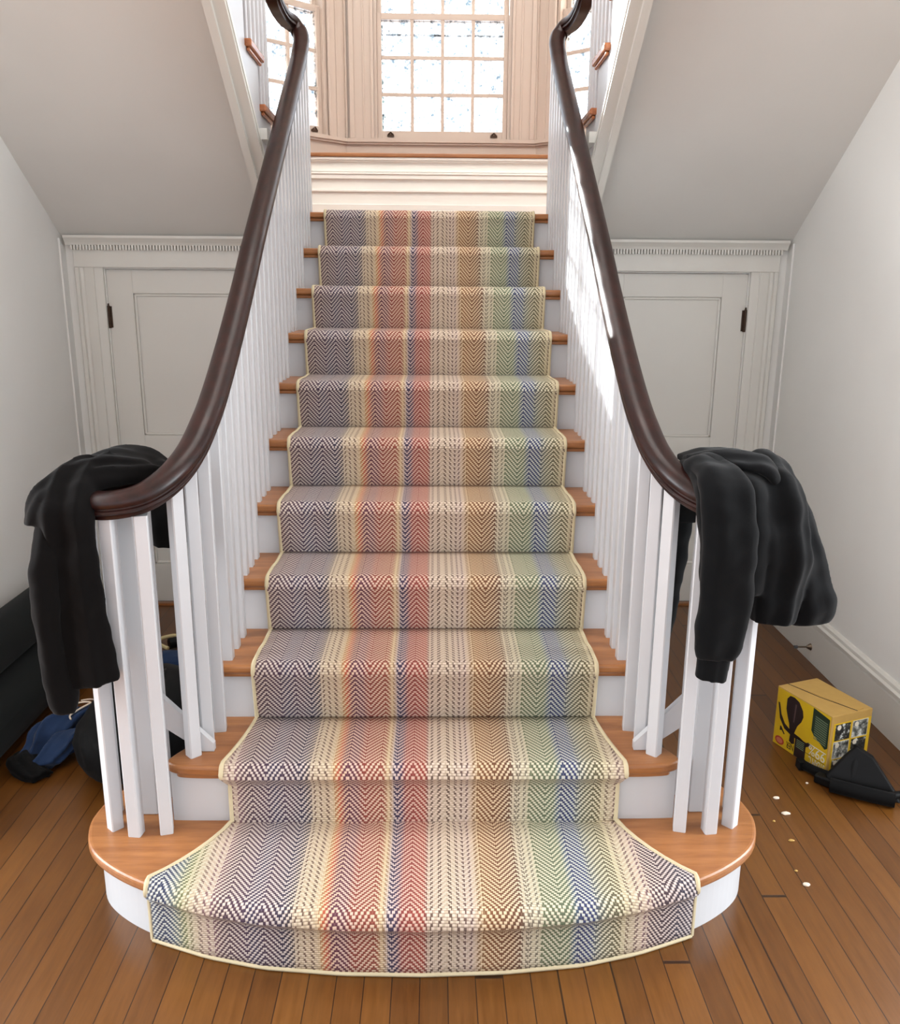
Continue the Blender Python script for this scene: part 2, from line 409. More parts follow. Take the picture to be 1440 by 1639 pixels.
def bay_wall(a, b, wname, w0, w1, z0, z1, cols, nm):
    """wall from a to b (plan points), window between local s=w0..w1"""
    a = Vector(a); b = Vector(b); d = b-a; L = d.length; ang = math.atan2(d.y, d.x)
    e = empty(nm, (a.x, a.y, 0), ang, kind='structure')
    T = .14; zb, zt = ZL+.40, 5.2
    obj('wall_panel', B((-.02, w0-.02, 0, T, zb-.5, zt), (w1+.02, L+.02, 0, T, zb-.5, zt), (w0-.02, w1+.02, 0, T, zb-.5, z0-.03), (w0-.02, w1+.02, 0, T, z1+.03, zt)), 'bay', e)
    # apron mouldings and sill
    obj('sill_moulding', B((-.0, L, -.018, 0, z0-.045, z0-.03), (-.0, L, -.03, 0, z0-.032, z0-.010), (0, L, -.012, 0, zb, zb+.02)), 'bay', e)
    w = empty(wname, (a.x, a.y, 0), ang, kind='structure')
    bm = bmesh.new()
    for q0, q1 in ((w0-.02, w0-.175), (w1+.02, w1+.175)):
        q0_, q1_ = min(q0, q1), max(q0, q1)
        q0_ = max(q0_, .004); q1_ = min(q1_, L-.004)
        for f0, f1, dd in ((0, 1, .014), (0, .12, .024), (.38, .46, .020), (.80, 1, .028)):
            if q0 > q1: c0, c1 = q0-(q0-q1)*f0, q0-(q0-q1)*f1
            else: c0, c1 = q0+(q1-q0)*f0, q0+(q1-q0)*f1
            c0, c1 = max(q0_, min(c0, c1)), min(q1_, max(c0, c1))
            if c1 > c0: box(bm, c0, c1, -dd, 0, z0-.01, z1+.14)
    box(bm, max(.004, w0-.17), min(L-.004, w1+.17), -.02, 0, z1+.02, z1+.14)
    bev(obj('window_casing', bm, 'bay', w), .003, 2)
    bm = bmesh.new()
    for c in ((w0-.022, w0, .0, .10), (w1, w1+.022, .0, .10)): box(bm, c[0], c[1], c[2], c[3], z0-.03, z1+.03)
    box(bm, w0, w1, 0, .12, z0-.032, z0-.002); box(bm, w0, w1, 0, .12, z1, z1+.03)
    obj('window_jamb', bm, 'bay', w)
    zm = (z0+z1)/2
    for (s0, s1, y0, nm2) in ((z0, zm+.02, .03, 'lower_sash'), (zm-.018, z1, .07, 'upper_sash')):
        bm = bmesh.new(); st_ = .030
        yb = y0+.034
        box(bm, w0, w0+st_, y0, yb, s0, s1); box(bm, w1-st_, w1, y0, yb, s0, s1)
        br = .045 if nm2 == 'lower_sash' else .036
        box(bm, w0+st_, w1-st_, y0, yb, s0, s0+br); box(bm, w0+st_, w1-st_, y0, yb, s1-.036, s1)
        gx0, gx1, gz0, gz1 = w0+st_, w1-st_, s0+br, s1-.036
        for i in range(1, cols):
            x = gx0+(gx1-gx0)*i/cols; box(bm, x-.0105, x+.0105, y0+.004, yb-.004, gz0, gz1)
        for j in (1, 2):
            z = gz0+(gz1-gz0)*j/3; box(bm, gx0, gx1, y0+.005, yb-.005, z-.0105, z+.0105)
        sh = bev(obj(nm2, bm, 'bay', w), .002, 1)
        bm = B((gx0, gx1, y0+.015, y0+.018, gz0, gz1)); obj('pane', bm, 'glass', sh)
        if nm2 == 'lower_sash':
            for k in (.10, .90):
                x = w0+(w1-w0)*k
                bm = bmesh.new(); box(bm, x-.022, x+.022, y0-.012, y0, s0+.008, s0+.022); tube(bm, [(x-.014, y0-.008, s0+.022), (x, y0-.014, s0+.034), (x+.014, y0-.008, s0+.022)], .006, 8)
                obj('sash_lift', bm, 'brass', sh)
bay_wall((BXL, BY), (BXR, BY), 'window_1', .205, 1.045, 2.618, 4.05, 4, 'wall_bay_centre')
w1 = bpy.data.objects['window_1']
obj('storm_sash_rail', B((.205, 1.045, .115, .13, 3.245, 3.256), (.225, .285, .108, .118, 3.262, 3.278)), 'grey_plastic', w1)
bay_wall((BLX, YP), (BXL, BY), 'window_2', .05, .725, 2.618, 4.05, 3, 'wall_bay_left')
bay_wall((BXR, BY), (BRX, YP), 'window_3', .16, .835, 2.618, 4.05, 3, 'wall_bay_right')
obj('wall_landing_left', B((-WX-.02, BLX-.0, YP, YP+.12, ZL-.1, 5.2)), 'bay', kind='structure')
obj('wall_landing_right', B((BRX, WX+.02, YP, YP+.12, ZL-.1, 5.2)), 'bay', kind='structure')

# ------------------------------------------------------------------ main staircase
stair = empty('staircase', (0, 0, 0), label='central staircase of oak treads and white risers under the striped runner', cat='staircase')
def bull_y(x):      # front edge of first tread in plan
    x = abs(x)
    P = [(0, -.108), (.2, -.102), (.4, -.080), (.55, -.042), (.705, .018), (.82, .085), (.90, .155)]
    for (x0, y0), (x1, y1) in zip(P, P[1:]):
        if x <= x1: return y0+(y1-y0)*(x-x0)/(x1-x0)
    return P[-1][1]
half = [(0, -.108), (.2, -.102), (.4, -.080), (.55, -.042), (.705, .018), (.82, .085), (.905, .165), (.948, .26), (.955, .34), (.935, .43), (.88, .50), (.80, .53), (.72, .53), (.66, .53)]
def outline(h):
    pts = crom([(x, y, 0) for x, y in h], 5)
    R = [(p.x, p.y) for p in pts]; Lp = [(-p.x, p.y) for p in pts[::-1] if p.x > 1e-4]
    return Lp+R
def inset(h, d):
    out = []
    for i, (x, y) in enumerate(h):
        a = Vector(h[max(i-1, 0)]); b_ = Vector(h[min(i+1, len(h)-1)]); t = (b_-a).normalized()
        nx, ny = -t.y, t.x
        out.append((max(0, x+nx*d), y+ny*d))
    return out
bm = bmesh.new(); prism(bm, outline(half), lambda p, h: (p[0], p[1], h), RISE-.032, RISE)
bev(obj('tread', bm, 'oak', stair), .010, 3)
bm = bmesh.new(); prism(bm, outline(inset(half, .032)), lambda p, h: (p[0], p[1], h), 0, RISE-.032)
obj('riser', bm, 'white', stair)
# second tread: slightly curved ends
h2 = [(0, .262), (.3, .262), (.5, .264), (.64, .270), (.70, .280), (.728, .305), (.715, .345), (.685, .40), (.665, .47), (.655, .575)]
bm = bmesh.new(); prism(bm, outline(h2), lambda p, h: (p[0], p[1], h), 2*RISE-.030, 2*RISE)
bev(obj('tread', bm, 'oak', stair), .009, 3)
h2r = [(0, .292), (.4, .292), (.69, .294), (.708, .305), (.70, .345), (.66, .42), (.64, .56)]
bm = bmesh.new(); prism(bm, outline(h2r), lambda p, h: (p[0], p[1], h), RISE, 2*RISE-.030)
obj('riser', bm, 'white', stair)
bm = bmesh.new(); prism(bm, outline([(0, .276), (.5, .278), (.66, .282), (.70, .296), (.70, .33)]+[(.67, .36)]), lambda p, h: (p[0], p[1], h), 2*RISE-.042, 2*RISE-.030)
obj('cove', bm, 'oak', stair)
for n in range(3, 12):
    y = (n-1)*RUN; z = n*RISE; xw = .655
    y1 = y+RUN+.045 if n < 11 else y+.12
    bm = B((-xw, xw, y, y1, z-.028, z)); bev(obj('tread', bm, 'oak', stair), .009, 3)
    bm = B((-xw+.012, xw-.012, y+.012, y+.035, z-.043, z-.028)); bev(obj('cove', bm, 'oak', stair), .005, 2)
    bm = B((-xw+.015, xw-.015, y+.030, y+.048, z-RISE, z-.028)); obj('riser', bm, 'white', stair)
for s in (-1, 1):
    pts = [(.56, 0)]
    for n in range(3, 12):
        y = (n-1)*RUN+.045; pts += [(y, (n-1)*RISE-.028), (y, n*RISE-.028)]
    pts += [(2.84, 11*RISE-.028), (2.84, 1.5), (YD-.005, 1.4), (YD-.005, 0)]
    bm = bmesh.new(); prism(bm, pts, lambda p, h: (h, p[0], p[1]), s*.615, s*.638)
    obj('stringer', bm, 'white', stair)

# ------------------------------------------------------------------ runner
rows = []   # (y, z, halfwidth, bendfactor(0..1), arclen)
def hw(n, t):   # t 0 back .. 1 nose
    if n >= 3: return .515+(.004 if t > .5 else 0)
    if n == 2: return .520+.042*t**1.6
    return .545+.160*t**1.25
TH = .013
prof = []
top = [(2.90, 11*RISE+.004), (2.80, 11*RISE+.004)]
for y, z in top: prof.append((y, z, .515, 0))
for n in range(11, 0, -1):
    yn = (n-1)*RUN if n > 2 else (.262 if n == 2 else -.108)
    z = n*RISE
    if n < 11:
        yb = n*RUN+.012 if n > 1 else .285
        if n == 2: yb = 2*RUN+.012
        for k in range(7):
            t = k/6; prof.append((yb+(yn+.018-yb)*t, z+.003, hw(n, t), t if n == 1 else 0))
    # nose wrap
    for k in range(1, 7):
        a = PI*.5*k/6*1.25
        r = .020
        prof.append((yn+.014-math.sin(min(a, PI/2))*r - .004*(a > PI/2), z+.003-r+math.cos(a)*r, hw(n, 1), 1 if n == 1 else 0))
    zb = (n-1)*RISE+(.003 if n > 1 else .004)
    w0 = hw(n, 1); w1 = w0 if n > 2 else (.545 if n == 2 else .708)
    if n <= 2:   # tucked under the nosing
        prof.append((yn+.014, z-.050, (w0+w1)/2, 1 if n == 1 else 0))
        seq = [(yn+.018, .0), (yn+.018, .25), (yn+.018, .5), (yn+.018, .75), (yn+.018, 1)]
        zs = z-.062
    else:
        seq = [(yn-.004, 0), (yn+.003, .35), (yn+.010, .7), (yn+.013, 1)]; zs = z-.040
    for y, t in seq:
        prof.append((y, zs+(zb-zs)*t, w0+(w1-w0)*min(1, t+.0)*0+ (w1-w0), 1 if n == 1 else 0))
NC = 56
bm = bmesh.new(); uvl = bm.loops.layers.uv.new('UVMap')
grid = []; acc = 0; last = None
for (y, z, w, bf) in prof:
    if last is not None: acc += math.hypot(y-last[0], z-last[1])
    last = (y, z); r = []
    for i in range(NC+1):
        x = w*(2*i/NC-1)
        dy = (bull_y(x)-bull_y(0))*bf
        zz = z + .0009*noise.noise(Vector((x*14, y*14, z*14)))
        r.append((bm.verts.new((x, y+dy-(0.012 if z % RISE > .01 and False else 0), zz)), x, acc-dy))
    grid.append(r)
for a, b_ in zip(grid, grid[1:]):
    for i in range(NC):
        q = (a[i], a[i+1], b_[i+1], b_[i])
        f = bm.faces.new([k[0] for k in q]); f.smooth = True
        for lp, k in zip(f.loops, q): lp[uvl].uv = (k[1], k[2])
run = obj('stair_runner', bm, 'runner', smooth=True, label='multicoloured striped herringbone carpet runner bound in cream down the centre of the stairs', cat='carpet runner')
so = run.modifiers.new('thick', 'SOLIDIFY'); so.thickness = .009; so.offset = 1
if True:
    e0 = [Vector(r[0][0].co) if r[0][0].is_valid else None for r in grid] if False else None
# binding tubes follow both edges and the end at the floor
ed = []
for (y, z, w, bf) in prof: ed.append((w, y+(bull_y(w)-bull_y(0))*bf, z))
bm = bmesh.new()
for s in (-1, 1):
    path = [Vector((s*(x+.001), y-.004, z+.005)) for x, y, z in ed]
    P = [path[0]]
    for p in path[1:]:
        if (p-P[-1]).length > .004: P.append(p)
    prof8 = circ(.0075, 8)
    sweep(bm, P, prof8, Vector((1, 0, 0)))
tube(bm, [(x, bull_y(x)+.018-.005, .008) for x in [-.708+1.416*i/40 for i in range(41)]], .0075, 8)
obj('binding', bm, 'binding', run, smooth=True)

# ------------------------------------------------------------------ balustrades
BS = .035
def baluster(par, x, y, z0, z1, rot=0, zt2=None, size=BS):
    """square baluster; z1 top at low side, zt2 top at far side"""
    bm = bmesh.new(); h = size/2; c = .003
    sq = [(-h+c, -h), (h-c, -h), (h, -h+c), (h, h-c), (h-c, h), (-h+c, h), (-h, h-c), (-h, -h+c)]
    zt2 = z1 if zt2 is None else zt2
    A = [bm.verts.new((p[0], p[1], 0)) for p in sq]
    Bv = [bm.verts.new((p[0], p[1], (z1 if p[1] < 0 else zt2)-z0)) for p in sq]
    bm.faces.new(A[::-1]); bm.faces.new(Bv)
    for i in range(8): bm.faces.new((A[i], A[(i+1) % 8], Bv[(i+1) % 8], Bv[i]))
    o = obj('baluster', bm, 'white', par); o.location = (x, y, z0); o.rotation_euler = (0, 0, rot)
    return o
RZ = [(1.3, 1.8285), (1.1, 1.680), (.9, 1.540), (.75, 1.442), (.6, 1.353), (.5, 1.297), (.4, 1.240)]
def railz(y):
    if y >= 1.3: return 1.62+.695*(y-1)
    for (a, za), (b_, zb) in zip(RZ, RZ[1:]):
        if y >= b_: return zb+(za-zb)*(y-b_)/(a-b_)
    return 1.24
_hp = [(.008, .034), (.020, .031), (.031, .023), (.037, .012), (.038, .002), (.035, -.004), (.030, -.006), (.030, -.010), (.034, -.013), (.034, -.019), (.030, -.023), (.024, -.024), (.022, -.028), (.022, -.035)]
RAILP = [(-x, z) for x, z in _hp[::-1]]+_hp
VOL = [(.61, .60, railz(.60)), (.614, .50, 1.297), (.628, .40, 1.235), (.660, .31, 1.185), (.710, .25, 1.150), (.770, .225, 1.136), (.835, .245, 1.130), (.880, .30, 1.130),
       (.885, .36, 1.130), (.850, .41, 1.130), (.800, .41, 1.130), (.775, .37, 1.130), (.790, .335, 1.130)]
for s, side, desc in ((-1, 'left', 'white balustrade with dark handrail left of the runner, its end under a black garment'),
                      (1, 'right', 'white balustrade with dark handrail right of the runner, its end under the hoodie')):
    bl = empty('balustrade', (s*.61, .3, 0), label=desc, cat='balustrade')
    inv = Matrix.Translation((-s*.61, -.3, 0))
    def pl(bm, nm, mat, smooth=True):
        bm.transform(inv); return obj(nm, bm, mat, bl, smooth)
    path = [(.61, y, railz(y)) for y in (2.50, 2.2, 1.9, 1.6, 1.3, 1.1, .9, .75)]
    neck = [(.704, 1.9, 3.33), (.704, 2.2, 3.115), (.704, 2.42, 2.955), (.699, 2.55, 2.918), (.685, 2.65, 2.905), (.655, 2.71, 2.895), (.626, 2.715, 2.862), (.611, 2.67, 2.810), (.610, 2.60, 2.745)]
    full = crom([(s*x, y, z) for x, y, z in neck+path+VOL], 6)
    bm = bmesh.new(); sweep(bm, full, RAILP)
    pl(bm, 'handrail', 'rail')
    k = .61*s
    for n in range(3, 12):
        for j in range(3):
            y = (n-1)*RUN+.055+j*.0888
            if n == 11 and j > 0: continue
            zc = railz(y)
            b_ = baluster(bl, 0, y-.3, n*RISE, zc-.034-.011, 0, zc-.034+.011)
    # second step: three, turning with the rail
    for (x, y, z0, zt, rt) in ((.660, .335, 2*RISE, 1.172, .75), (.637, .405, 2*RISE, 1.212, .4), (.618, .482, 2*RISE, 1.262, .15)):
        baluster(bl, s*x-k, y-.3, z0, zt-.008, -s*rt, zt+.008)
    for (x, y, rt) in ((.722, .243, .25), (.803, .232, -.12), (.872, .262, -.75), (.897, .335, 0), (.775, .425, .3)):
        baluster(bl, s*x-k, y-.3, RISE, 1.103, -s*rt)
    bm = bmesh.new(); box(bm, s*.80-.029, s*.80+.029, .322-.0, .322+.058, RISE, 1.10)
    nw = pl(bm, 'newel_post', 'white', False); bev(nw, .003)
    # sloping brace from newel to the second tread
    bm = bmesh.new()
    prism(bm, [(.765, .565), (.765, .463), (.640, .371), (.606, .371), (.606, .395)], lambda p, h: (s*p[0], h, p[1]), .352, .372)
    pl(bm, 'brace', 'white', False)

# ------------------------------------------------------------------ upper flights (returning towards the viewer)
def zA(y): return 2.20+.72*(2-y)
for s, desc in ((-1, 'upper left flight with oak tread ends on a white stringer above the sloping soffit'), (1, 'upper right flight with oak tread ends on a white stringer above the sloping soffit')):
    up = empty('upper_staircase', (s*.72, 2.5, ZL), label=desc, cat='staircase')
    inv = Matrix.Translation((-s*.72, -2.5, -ZL))
    def pl(bm, nm, mat, smooth=False):
        bm.transform(inv); return obj(nm, bm, mat, up, smooth)
    r2 = .25
    pts = []
    NU = 8
    for k in range(1, NU+1):
        yr = 2.03+(3-k)*r2-.03
        zt = ZL+k*RISE-.028
        pts += [(yr, zt-RISE), (yr, zt)]
    pts += [(2.03+(3-NU-1)*r2-.03, ZL+NU*RISE-.028)]
    yl = pts[-1][0]
    poly = pts+[(yl, zA(yl)), (2.56, zA(2.56))]
    bm = bmesh.new(); prism(bm, poly, lambda p, h: (h, p[0], p[1]), s*.70, s*.722); pl(bm, 'stringer', 'white')
    # lower moulding strips
    for (x0, x1, d0, d1) in ((.688, .700, 0, .022), (.692, .760, -.02, .0), (.735, .765, -.045, -.02)):
        bm = bmesh.new()
        prism(bm, [(2.56, zA(2.56)+d0), (.24, zA(.24)+d0), (.24, zA(.24)+d1), (2.56, zA(2.56)+d1)], lambda p, h: (h, p[0], p[1]), s*x0, s*x1)
        pl(bm, 'moulding', 'trim')
    for k in range(1, NU+1):
        yf = 2.03+(3-k)*r2; z = ZL+k*RISE
        bm = B((s*.676, s*(WX-.002), yf-r2-.02, yf, z-.028, z), (s*.685, s*.70, yf-r2-.01, yf-.012, z-.043, z-.028))
        bev(pl(bm, 'tread', 'oak_y'), .007, 3)
        bm = B((s*.722, s*(WX-.002), yf-.048, yf-.03, z-RISE, z-.028)); pl(bm, 'riser', 'white')
        for j in range(3):
            y = yf-.055-j*.0833
            zr = 2.955+(2.42-y)*.71
            if k == 1: continue
            o_ = baluster(up, s*.712-s*.72, y-2.5, z-ZL, zr-.03-ZL, 0, None, .026)
            o_.location.z = z-ZL
    bm = B((s*.668, s*.70, 1.97, 2.22, 2.262, 2.305)); pl(bm, 'bracket_block', 'trim')

# ------------------------------------------------------------------ garments over the volutes
def lobe(bm, path, k=5, amp=.12, ph=0.0, n=28, sub=6, twist=.0):
    """path: (x,y,z, wx,wy,wz, t): centre, half-width vector, half-thickness; folds run along the length"""
    P = crom([tuple(p[:3]) for p in path], sub); W = crom([tuple(p[3:6]) for p in path], sub); T = crom([(p[6], 0, 0) for p in path], sub)
    rings = []
    for i, c in enumerate(P):
        t = (P[min(i+1, len(P)-1)]-P[max(i-1, 0)]).normalized(); w = W[i]; th = T[i].x
        nrm = t.cross(w).normalized(); r = []
        for j in range(n):
            a = 2*PI*j/n
            f = 1+amp*math.sin(k*a+ph+i*twist)+amp*.6*math.sin((k+3)*a+ph*2.3-i*twist*.7)
            e = lambda v, q: math.copysign(abs(v)**q, v)
            r.append(bm.verts.new(c+w*e(math.cos(a), .85)*(1+(f-1)*.25)+nrm*e(math.sin(a), .75)*th*f))
        rings.append(r)
    for a, b_ in zip(rings, rings[1:]):
        for j in range(n): bm.faces.new((a[j], a[(j+1) % n], b_[(j+1) % n], b_[j]))
    bm.faces.new(rings[0][::-1]); bm.faces.new(rings[-1])
tex = bpy.data.textures.new('creases', 'CLOUDS'); tex.noise_scale = .09; tex.noise_depth = 1
def garment(name, bm, mat, par, vox=.006, disp=.02, sm=5):
    o = obj(name, bm, mat, par, True)
    r = o.modifiers.new('remesh', 'REMESH'); r.mode = 'VOXEL'; r.voxel_size = vox; r.use_smooth_shade = True
    q = o.modifiers.new('smooth', 'SMOOTH'); q.factor = .5; q.iterations = sm
    d = o.modifiers.new('creases', 'DISPLACE'); d.texture = tex; d.strength = disp; d.mid_level = .5; d.texture_coords = 'LOCAL'
    return o
# right: charcoal-black hoodie
hd = empty('hoodie', (0, 0, 0), label='black hooded sweatshirt slung over the end of the right handrail, sleeve hanging in front', cat='hoodie')
bm = bmesh.new()
# body folded over the volute, from behind to front
lobe(bm, [(.74, .50, 1.02, .06, 0, 0, .022), (.75, .47, 1.13, .075, .01, 0, .03), (.765, .40, 1.195, .085, 0, 0, .035), (.765, .30, 1.212, .085, 0, 0, .036),
          (.765, .20, 1.185, .085, 0, 0, .036), (.768, .163, 1.10, .082, 0, 0, .032), (.772, .158, 1.0, .080, 0, 0, .030), (.775, .158, .92, .076, 0, 0, .030)], 4, .12, .6)
lobe(bm, [(.86, .48, 1.10, .07, 0, 0, .03), (.87, .42, 1.19, .08, 0, 0, .035), (.875, .33, 1.213, .085, 0, 0, .035), (.882, .23, 1.175, .082, 0, -.015, .036),
          (.898, .18, 1.08, .075, 0, -.01, .032), (.912, .175, .98, .068, 0, 0, .030), (.905, .175, .90, .062, 0, 0, .032), (.898, .175, .835, .055, 0, 0, .034)], 5, .16, 1.9)
lobe(bm, [(.93, .42, 1.12, .05, 0, -.02, .03), (.935, .34, 1.165, .06, 0, -.03, .034), (.95, .25, 1.12, .055, .01, -.035, .034), (.975, .215, 1.03, .052, .01, -.01, .030),
          (1.00, .21, .94, .056, .01, 0, .028), (1.015, .21, .87, .056, .01, 0, .032), (1.008, .21, .825, .050, .01, 0, .034)], 4, .14, .2)
garment('body', bm, 'black_fleece', hd)
bm = bmesh.new()
lobe(bm, [(.72, .36, 1.200, .04, 0, 0, .028), (.735, .26, 1.222, .055, 0, 0, .030), (.745, .175, 1.195, .064, 0, 0, .033), (.750, .140, 1.12, .067, 0, 0, .034), (.752, .135, 1.02, .068, 0, 0, .034), (.755, .138, .90, .068, 0, 0, .033), (.748, .14, .80, .062, 0, 0, .033), (.742, .14, .755, .048, 0, 0, .030)], 3, .10, 1.2)
slv = garment('sleeve', bm, 'black_fleece', hd)
bm = bmesh.new()
lobe(bm, [(.742, .14, .765, .043, 0, 0, .026), (.740, .14, .73, .041, 0, 0, .025), (.737, .14, .695, .039, 0, -.006, .024)], 9, .06, 0)
garment('cuff', bm, 'black_fleece', slv, .004, .002, 2)
bm = bmesh.new()
lobe(bm, [(.735, .50, 1.10, .04, 0, 0, .028), (.715, .505, .95, .050, 0, 0, .028), (.700, .505, .80, .052, 0, 0, .028), (.690, .505, .68, .048, 0, 0, .028), (.688, .505, .625, .040, 0, 0, .022)], 3, .1, .5)
garment('sleeve', bm, 'black_fleece', hd)
bm = bmesh.new()
lobe(bm, [(.70, .38, 1.215, 0, .08, 0, .020), (.78, .34, 1.234, 0, .11, 0, .022), (.87, .31, 1.228, .01, .115, 0, .022), (.93, .31, 1.17, .03, .09, 0, .016), (.95, .325, 1.11, .02, .05, 0, .006)], 4, .25, .6)
garment('hood', bm, 'black_fleece', hd)
# left: black jacket
jk = empty('jacket', (0, 0, 0), label='black knit jacket draped over the end of the left handrail, hanging down beside the balusters', cat='jacket')
bm = bmesh.new()
X = -1
lobe(bm, [(-.70, .50, 1.10, 0, .06, .01, .03), (-.745, .46, 1.17, 0, .09, 0, .032), (-.81, .42, 1.205, 0, .11, 0, .034), (-.87, .36, 1.20, .02, .12, 0, .036),
          (-.915, .28, 1.165, .035, .10, 0, .036), (-.935, .235, 1.09, .05, .06, 0, .036)], 5, .2, .8)
lobe(bm, [(-.855, .36, 1.215, .05, .02, 0, .03), (-.89, .28, 1.195, .06, .02, 0, .034), (-.892, .200, 1.13, .066, .01, 0, .034), (-.886, .185, 1.03, .070, 0, 0, .032), (-.885, .18, .92, .076, 0, 0, .031),
          (-.885, .18, .80, .086, 0, 0, .032), (-.882, .18, .71, .088, 0, 0, .033), (-.878, .18, .665, .086, 0, .012, .032)], 6, .2, 1.4)
lobe(bm, [(-.68, .46, 1.165, 0, .05, 0, .024), (-.76, .40, 1.18, 0, .09, 0, .028), (-.83, .35, 1.185, 0, .10, 0, .032), (-.89, .30, 1.17, .02, .09, 0, .03)], 5, .2, .3)
lobe(bm, [(-.74, .47, 1.14, .06, 0, 0, .03), (-.735, .51, 1.06, .065, 0, 0, .024), (-.735, .515, .98, .06, 0, 0, .022), (-.745, .515, .93, .045, 0, -.01, .018)], 3, .1, .4)
garment('body', bm, 'black_knit', jk)
bm = bmesh.new()
lobe(bm, [(-.925, .20, 1.10, .035, 0, 0, .03), (-.938, .165, 1.0, .036, 0, 0, .03), (-.945, .155, .85, .036, 0, 0, .03), (-.94, .155, .72, .036, 0, 0, .028), (-.93, .155, .64, .034, 0, 0, .028), (-.926, .155, .60, .028, 0, 0, .024)], 3, .14, 2.0)
garment('sleeve', bm, 'black_knit', jk)
bm = bmesh.new()
tube(bm, crom([(-.712, .515, .95), (-.708, .52, .91), (-.714, .52, .87), (-.706, .52, .85)], 5), .004, 8)
obj('drawcord', bm, 'black_knit', jk, smooth=True)

# ------------------------------------------------------------------ left floor items
def roll(cx, cz, r, y0, y1, label):
    bm = bmesh.new(); n = 40; rings = []
    ys = [y0+(y1-y0)*i/30 for i in range(31)]
    for i, y in enumerate(ys):
        k = 1 if 0 < i < 30 else .97
        rr = []
        for j in range(n):
            a = 2*PI*j/n
            q = r*k*(1+.012*noise.noise(Vector((math.cos(a)*2, math.sin(a)*2, y*2))))
            rr.append(bm.verts.new((cx+q*math.cos(a), y, cz+q*math.sin(a))))
        rings.append(rr)
    for a, b_ in zip(rings, rings[1:]):
        for j in range(n): bm.faces.new((a[j], a[(j+1) % n], b_[(j+1) % n], b_[j]))
    bm.faces.new(rings[0][::-1]); bm.faces.new(rings[-1])
    o = obj('underlay_roll', bm, 'dark_rubber', None, True, label=label, cat='roll', group='dark rolls along the left wall')
    # loose outer edge of the roll and its wound end
    bm = bmesh.new(); sp_ = []
    for i in range(90):
        a = i/90*2*PI*4; q = r*.97*(1-i/100)
        sp_.append((cx+q*math.cos(a), y1+.002, cz+q*math.sin(a)))
    tube(bm, sp_, .003, 6); obj('wound_end', bm, 'black_knit', o, True)
    bm = B((cx+r*.90, cx+r*.94, y0+.02, y1-.02, cz+r*.30, cz+r*.36)); bm.transform(Matrix.Identity(4))
    obj('loose_edge', bm, 'dark_rubber', o)
roll(-1.60, .118, .116, .45, 1.86, 'thick dark grey roll lying on the floor beside the left baseboard')
roll(-1.678, .3185, .098, .45, 1.86, 'dark grey roll resting on a thicker roll and leaning on the left wall')
def blob(name, c, r, mat, lab=None, cat=None, par=None, fr=9, amp=.25, flat=.0, seed=0, rz=0, disp=.01):
    bm = bmesh.new(); bmesh.ops.create_icosphere(bm, subdivisions=5, radius=1)
    for v in bm.verts:
        p = v.co.copy(); d = noise.noise(p*fr*.2+Vector((seed, 0, 0)))*amp + abs(noise.noise(p*fr*.5+Vector((seed, 3, 0))))*-amp*.6
        q = [math.copysign(abs(a)**.8, a) for a in p]
        p = Vector(q)*(1+d)
        v.co = Vector((p.x*r[0], p.y*r[1], max(p.z, -.92)*r[2]))
    bm.transform(Matrix.Translation(c) @ Matrix.Rotation(rz, 4, 'Z'))
    zmin = min(v.co.z for v in bm.verts)
    if par is None: bmesh.ops.translate(bm, verts=bm.verts, vec=(0, 0, .001-zmin))
    return obj(name, bm, mat, par, True, label=lab, cat=cat)
bag = empty('duffel_bag', (-1.02, 1.02, 0), label='black soft bag slumped on the floor behind the left balusters', cat='bag')
bb = blob('bag_body', Vector((0, 0, .13)), (.215, .33, .14), 'bag_black', par=bag, amp=.12, fr=5, seed=4)
bm = bmesh.new()
tube(bm, crom([(-.12, -.16, .22), (-.15, -.05, .29), (-.10, .06, .27), (-.05, .14, .25)], 8), .013, 8); obj('carry_strap', bm, 'black_knit', bag, True)
bm = bmesh.new(); tube(bm, crom([(.02, -.28, .17), (.04, -.1, .265), (.03, .12, .262), (.0, .27, .18)], 8), .006, 8); obj('zip', bm, 'black_plastic', bag, True)
jn = empty('blue_cloth', (-1.33, .985, 0), label='crumpled blue and black garment on the floor between the dark roll and the bag', cat='clothes')
bm = bmesh.new()
lobe(bm, [(-.09, -.10, .03, .05, .05, 0, .028), (-.06, -.02, .085, .08, .06, 0, .05), (-.02, .07, .12, .10, .05, 0, .05), (.06, .14, .13, .09, .05, 0, .045), (.12, .19, .08, .06, .04, 0, .03)], 6, .3, .7)
lobe(bm, [(-.02, -.17, .03, .06, .03, 0, .03), (.03, -.08, .07, .07, .05, 0, .05), (.07, .02, .09, .08, .05, 0, .05)], 5, .3, 2)
bm.transform(Matrix.Scale(.82, 4))
garment('blue_fabric', bm, 'denim', jn, .005, .03, 3)
bm = bmesh.new()
lobe(bm, [(-.14, -.03, .03, .03, .05, 0, .028), (-.13, -.11, .04, .05, .05, 0, .035), (-.08, -.18, .035, .05, .03, 0, .032), (0, -.22, .02, .03, .03, 0, .02)], 5, .25, 1)
bm.transform(Matrix.Scale(.82, 4))
garment('black_lining', bm, 'bag_black', jn, .005, .02, 3)
bm = bmesh.new()
tube(bm, crom([(.0, .10, .178), (.04, .12, .186), (.08, .13, .180), (.05, .09, .172), (.02, .05, .160), (.03, .03, .150)], 6), .004, 6)
tube(bm, crom([(.03, .15, .18), (.07, .16, .182), (.10, .17, .165)], 6), .003, 6)
bm.transform(Matrix.Scale(.84, 4))
obj('white_drawstring', bm, 'flake', jn, True)
blob('folded_cloth', Vector((-1.12, 1.66, .05)), (.13, .07, .055), 'denim', 'small folded blue cloth on the floor beyond the black bag', 'cloth', amp=.15, seed=9)
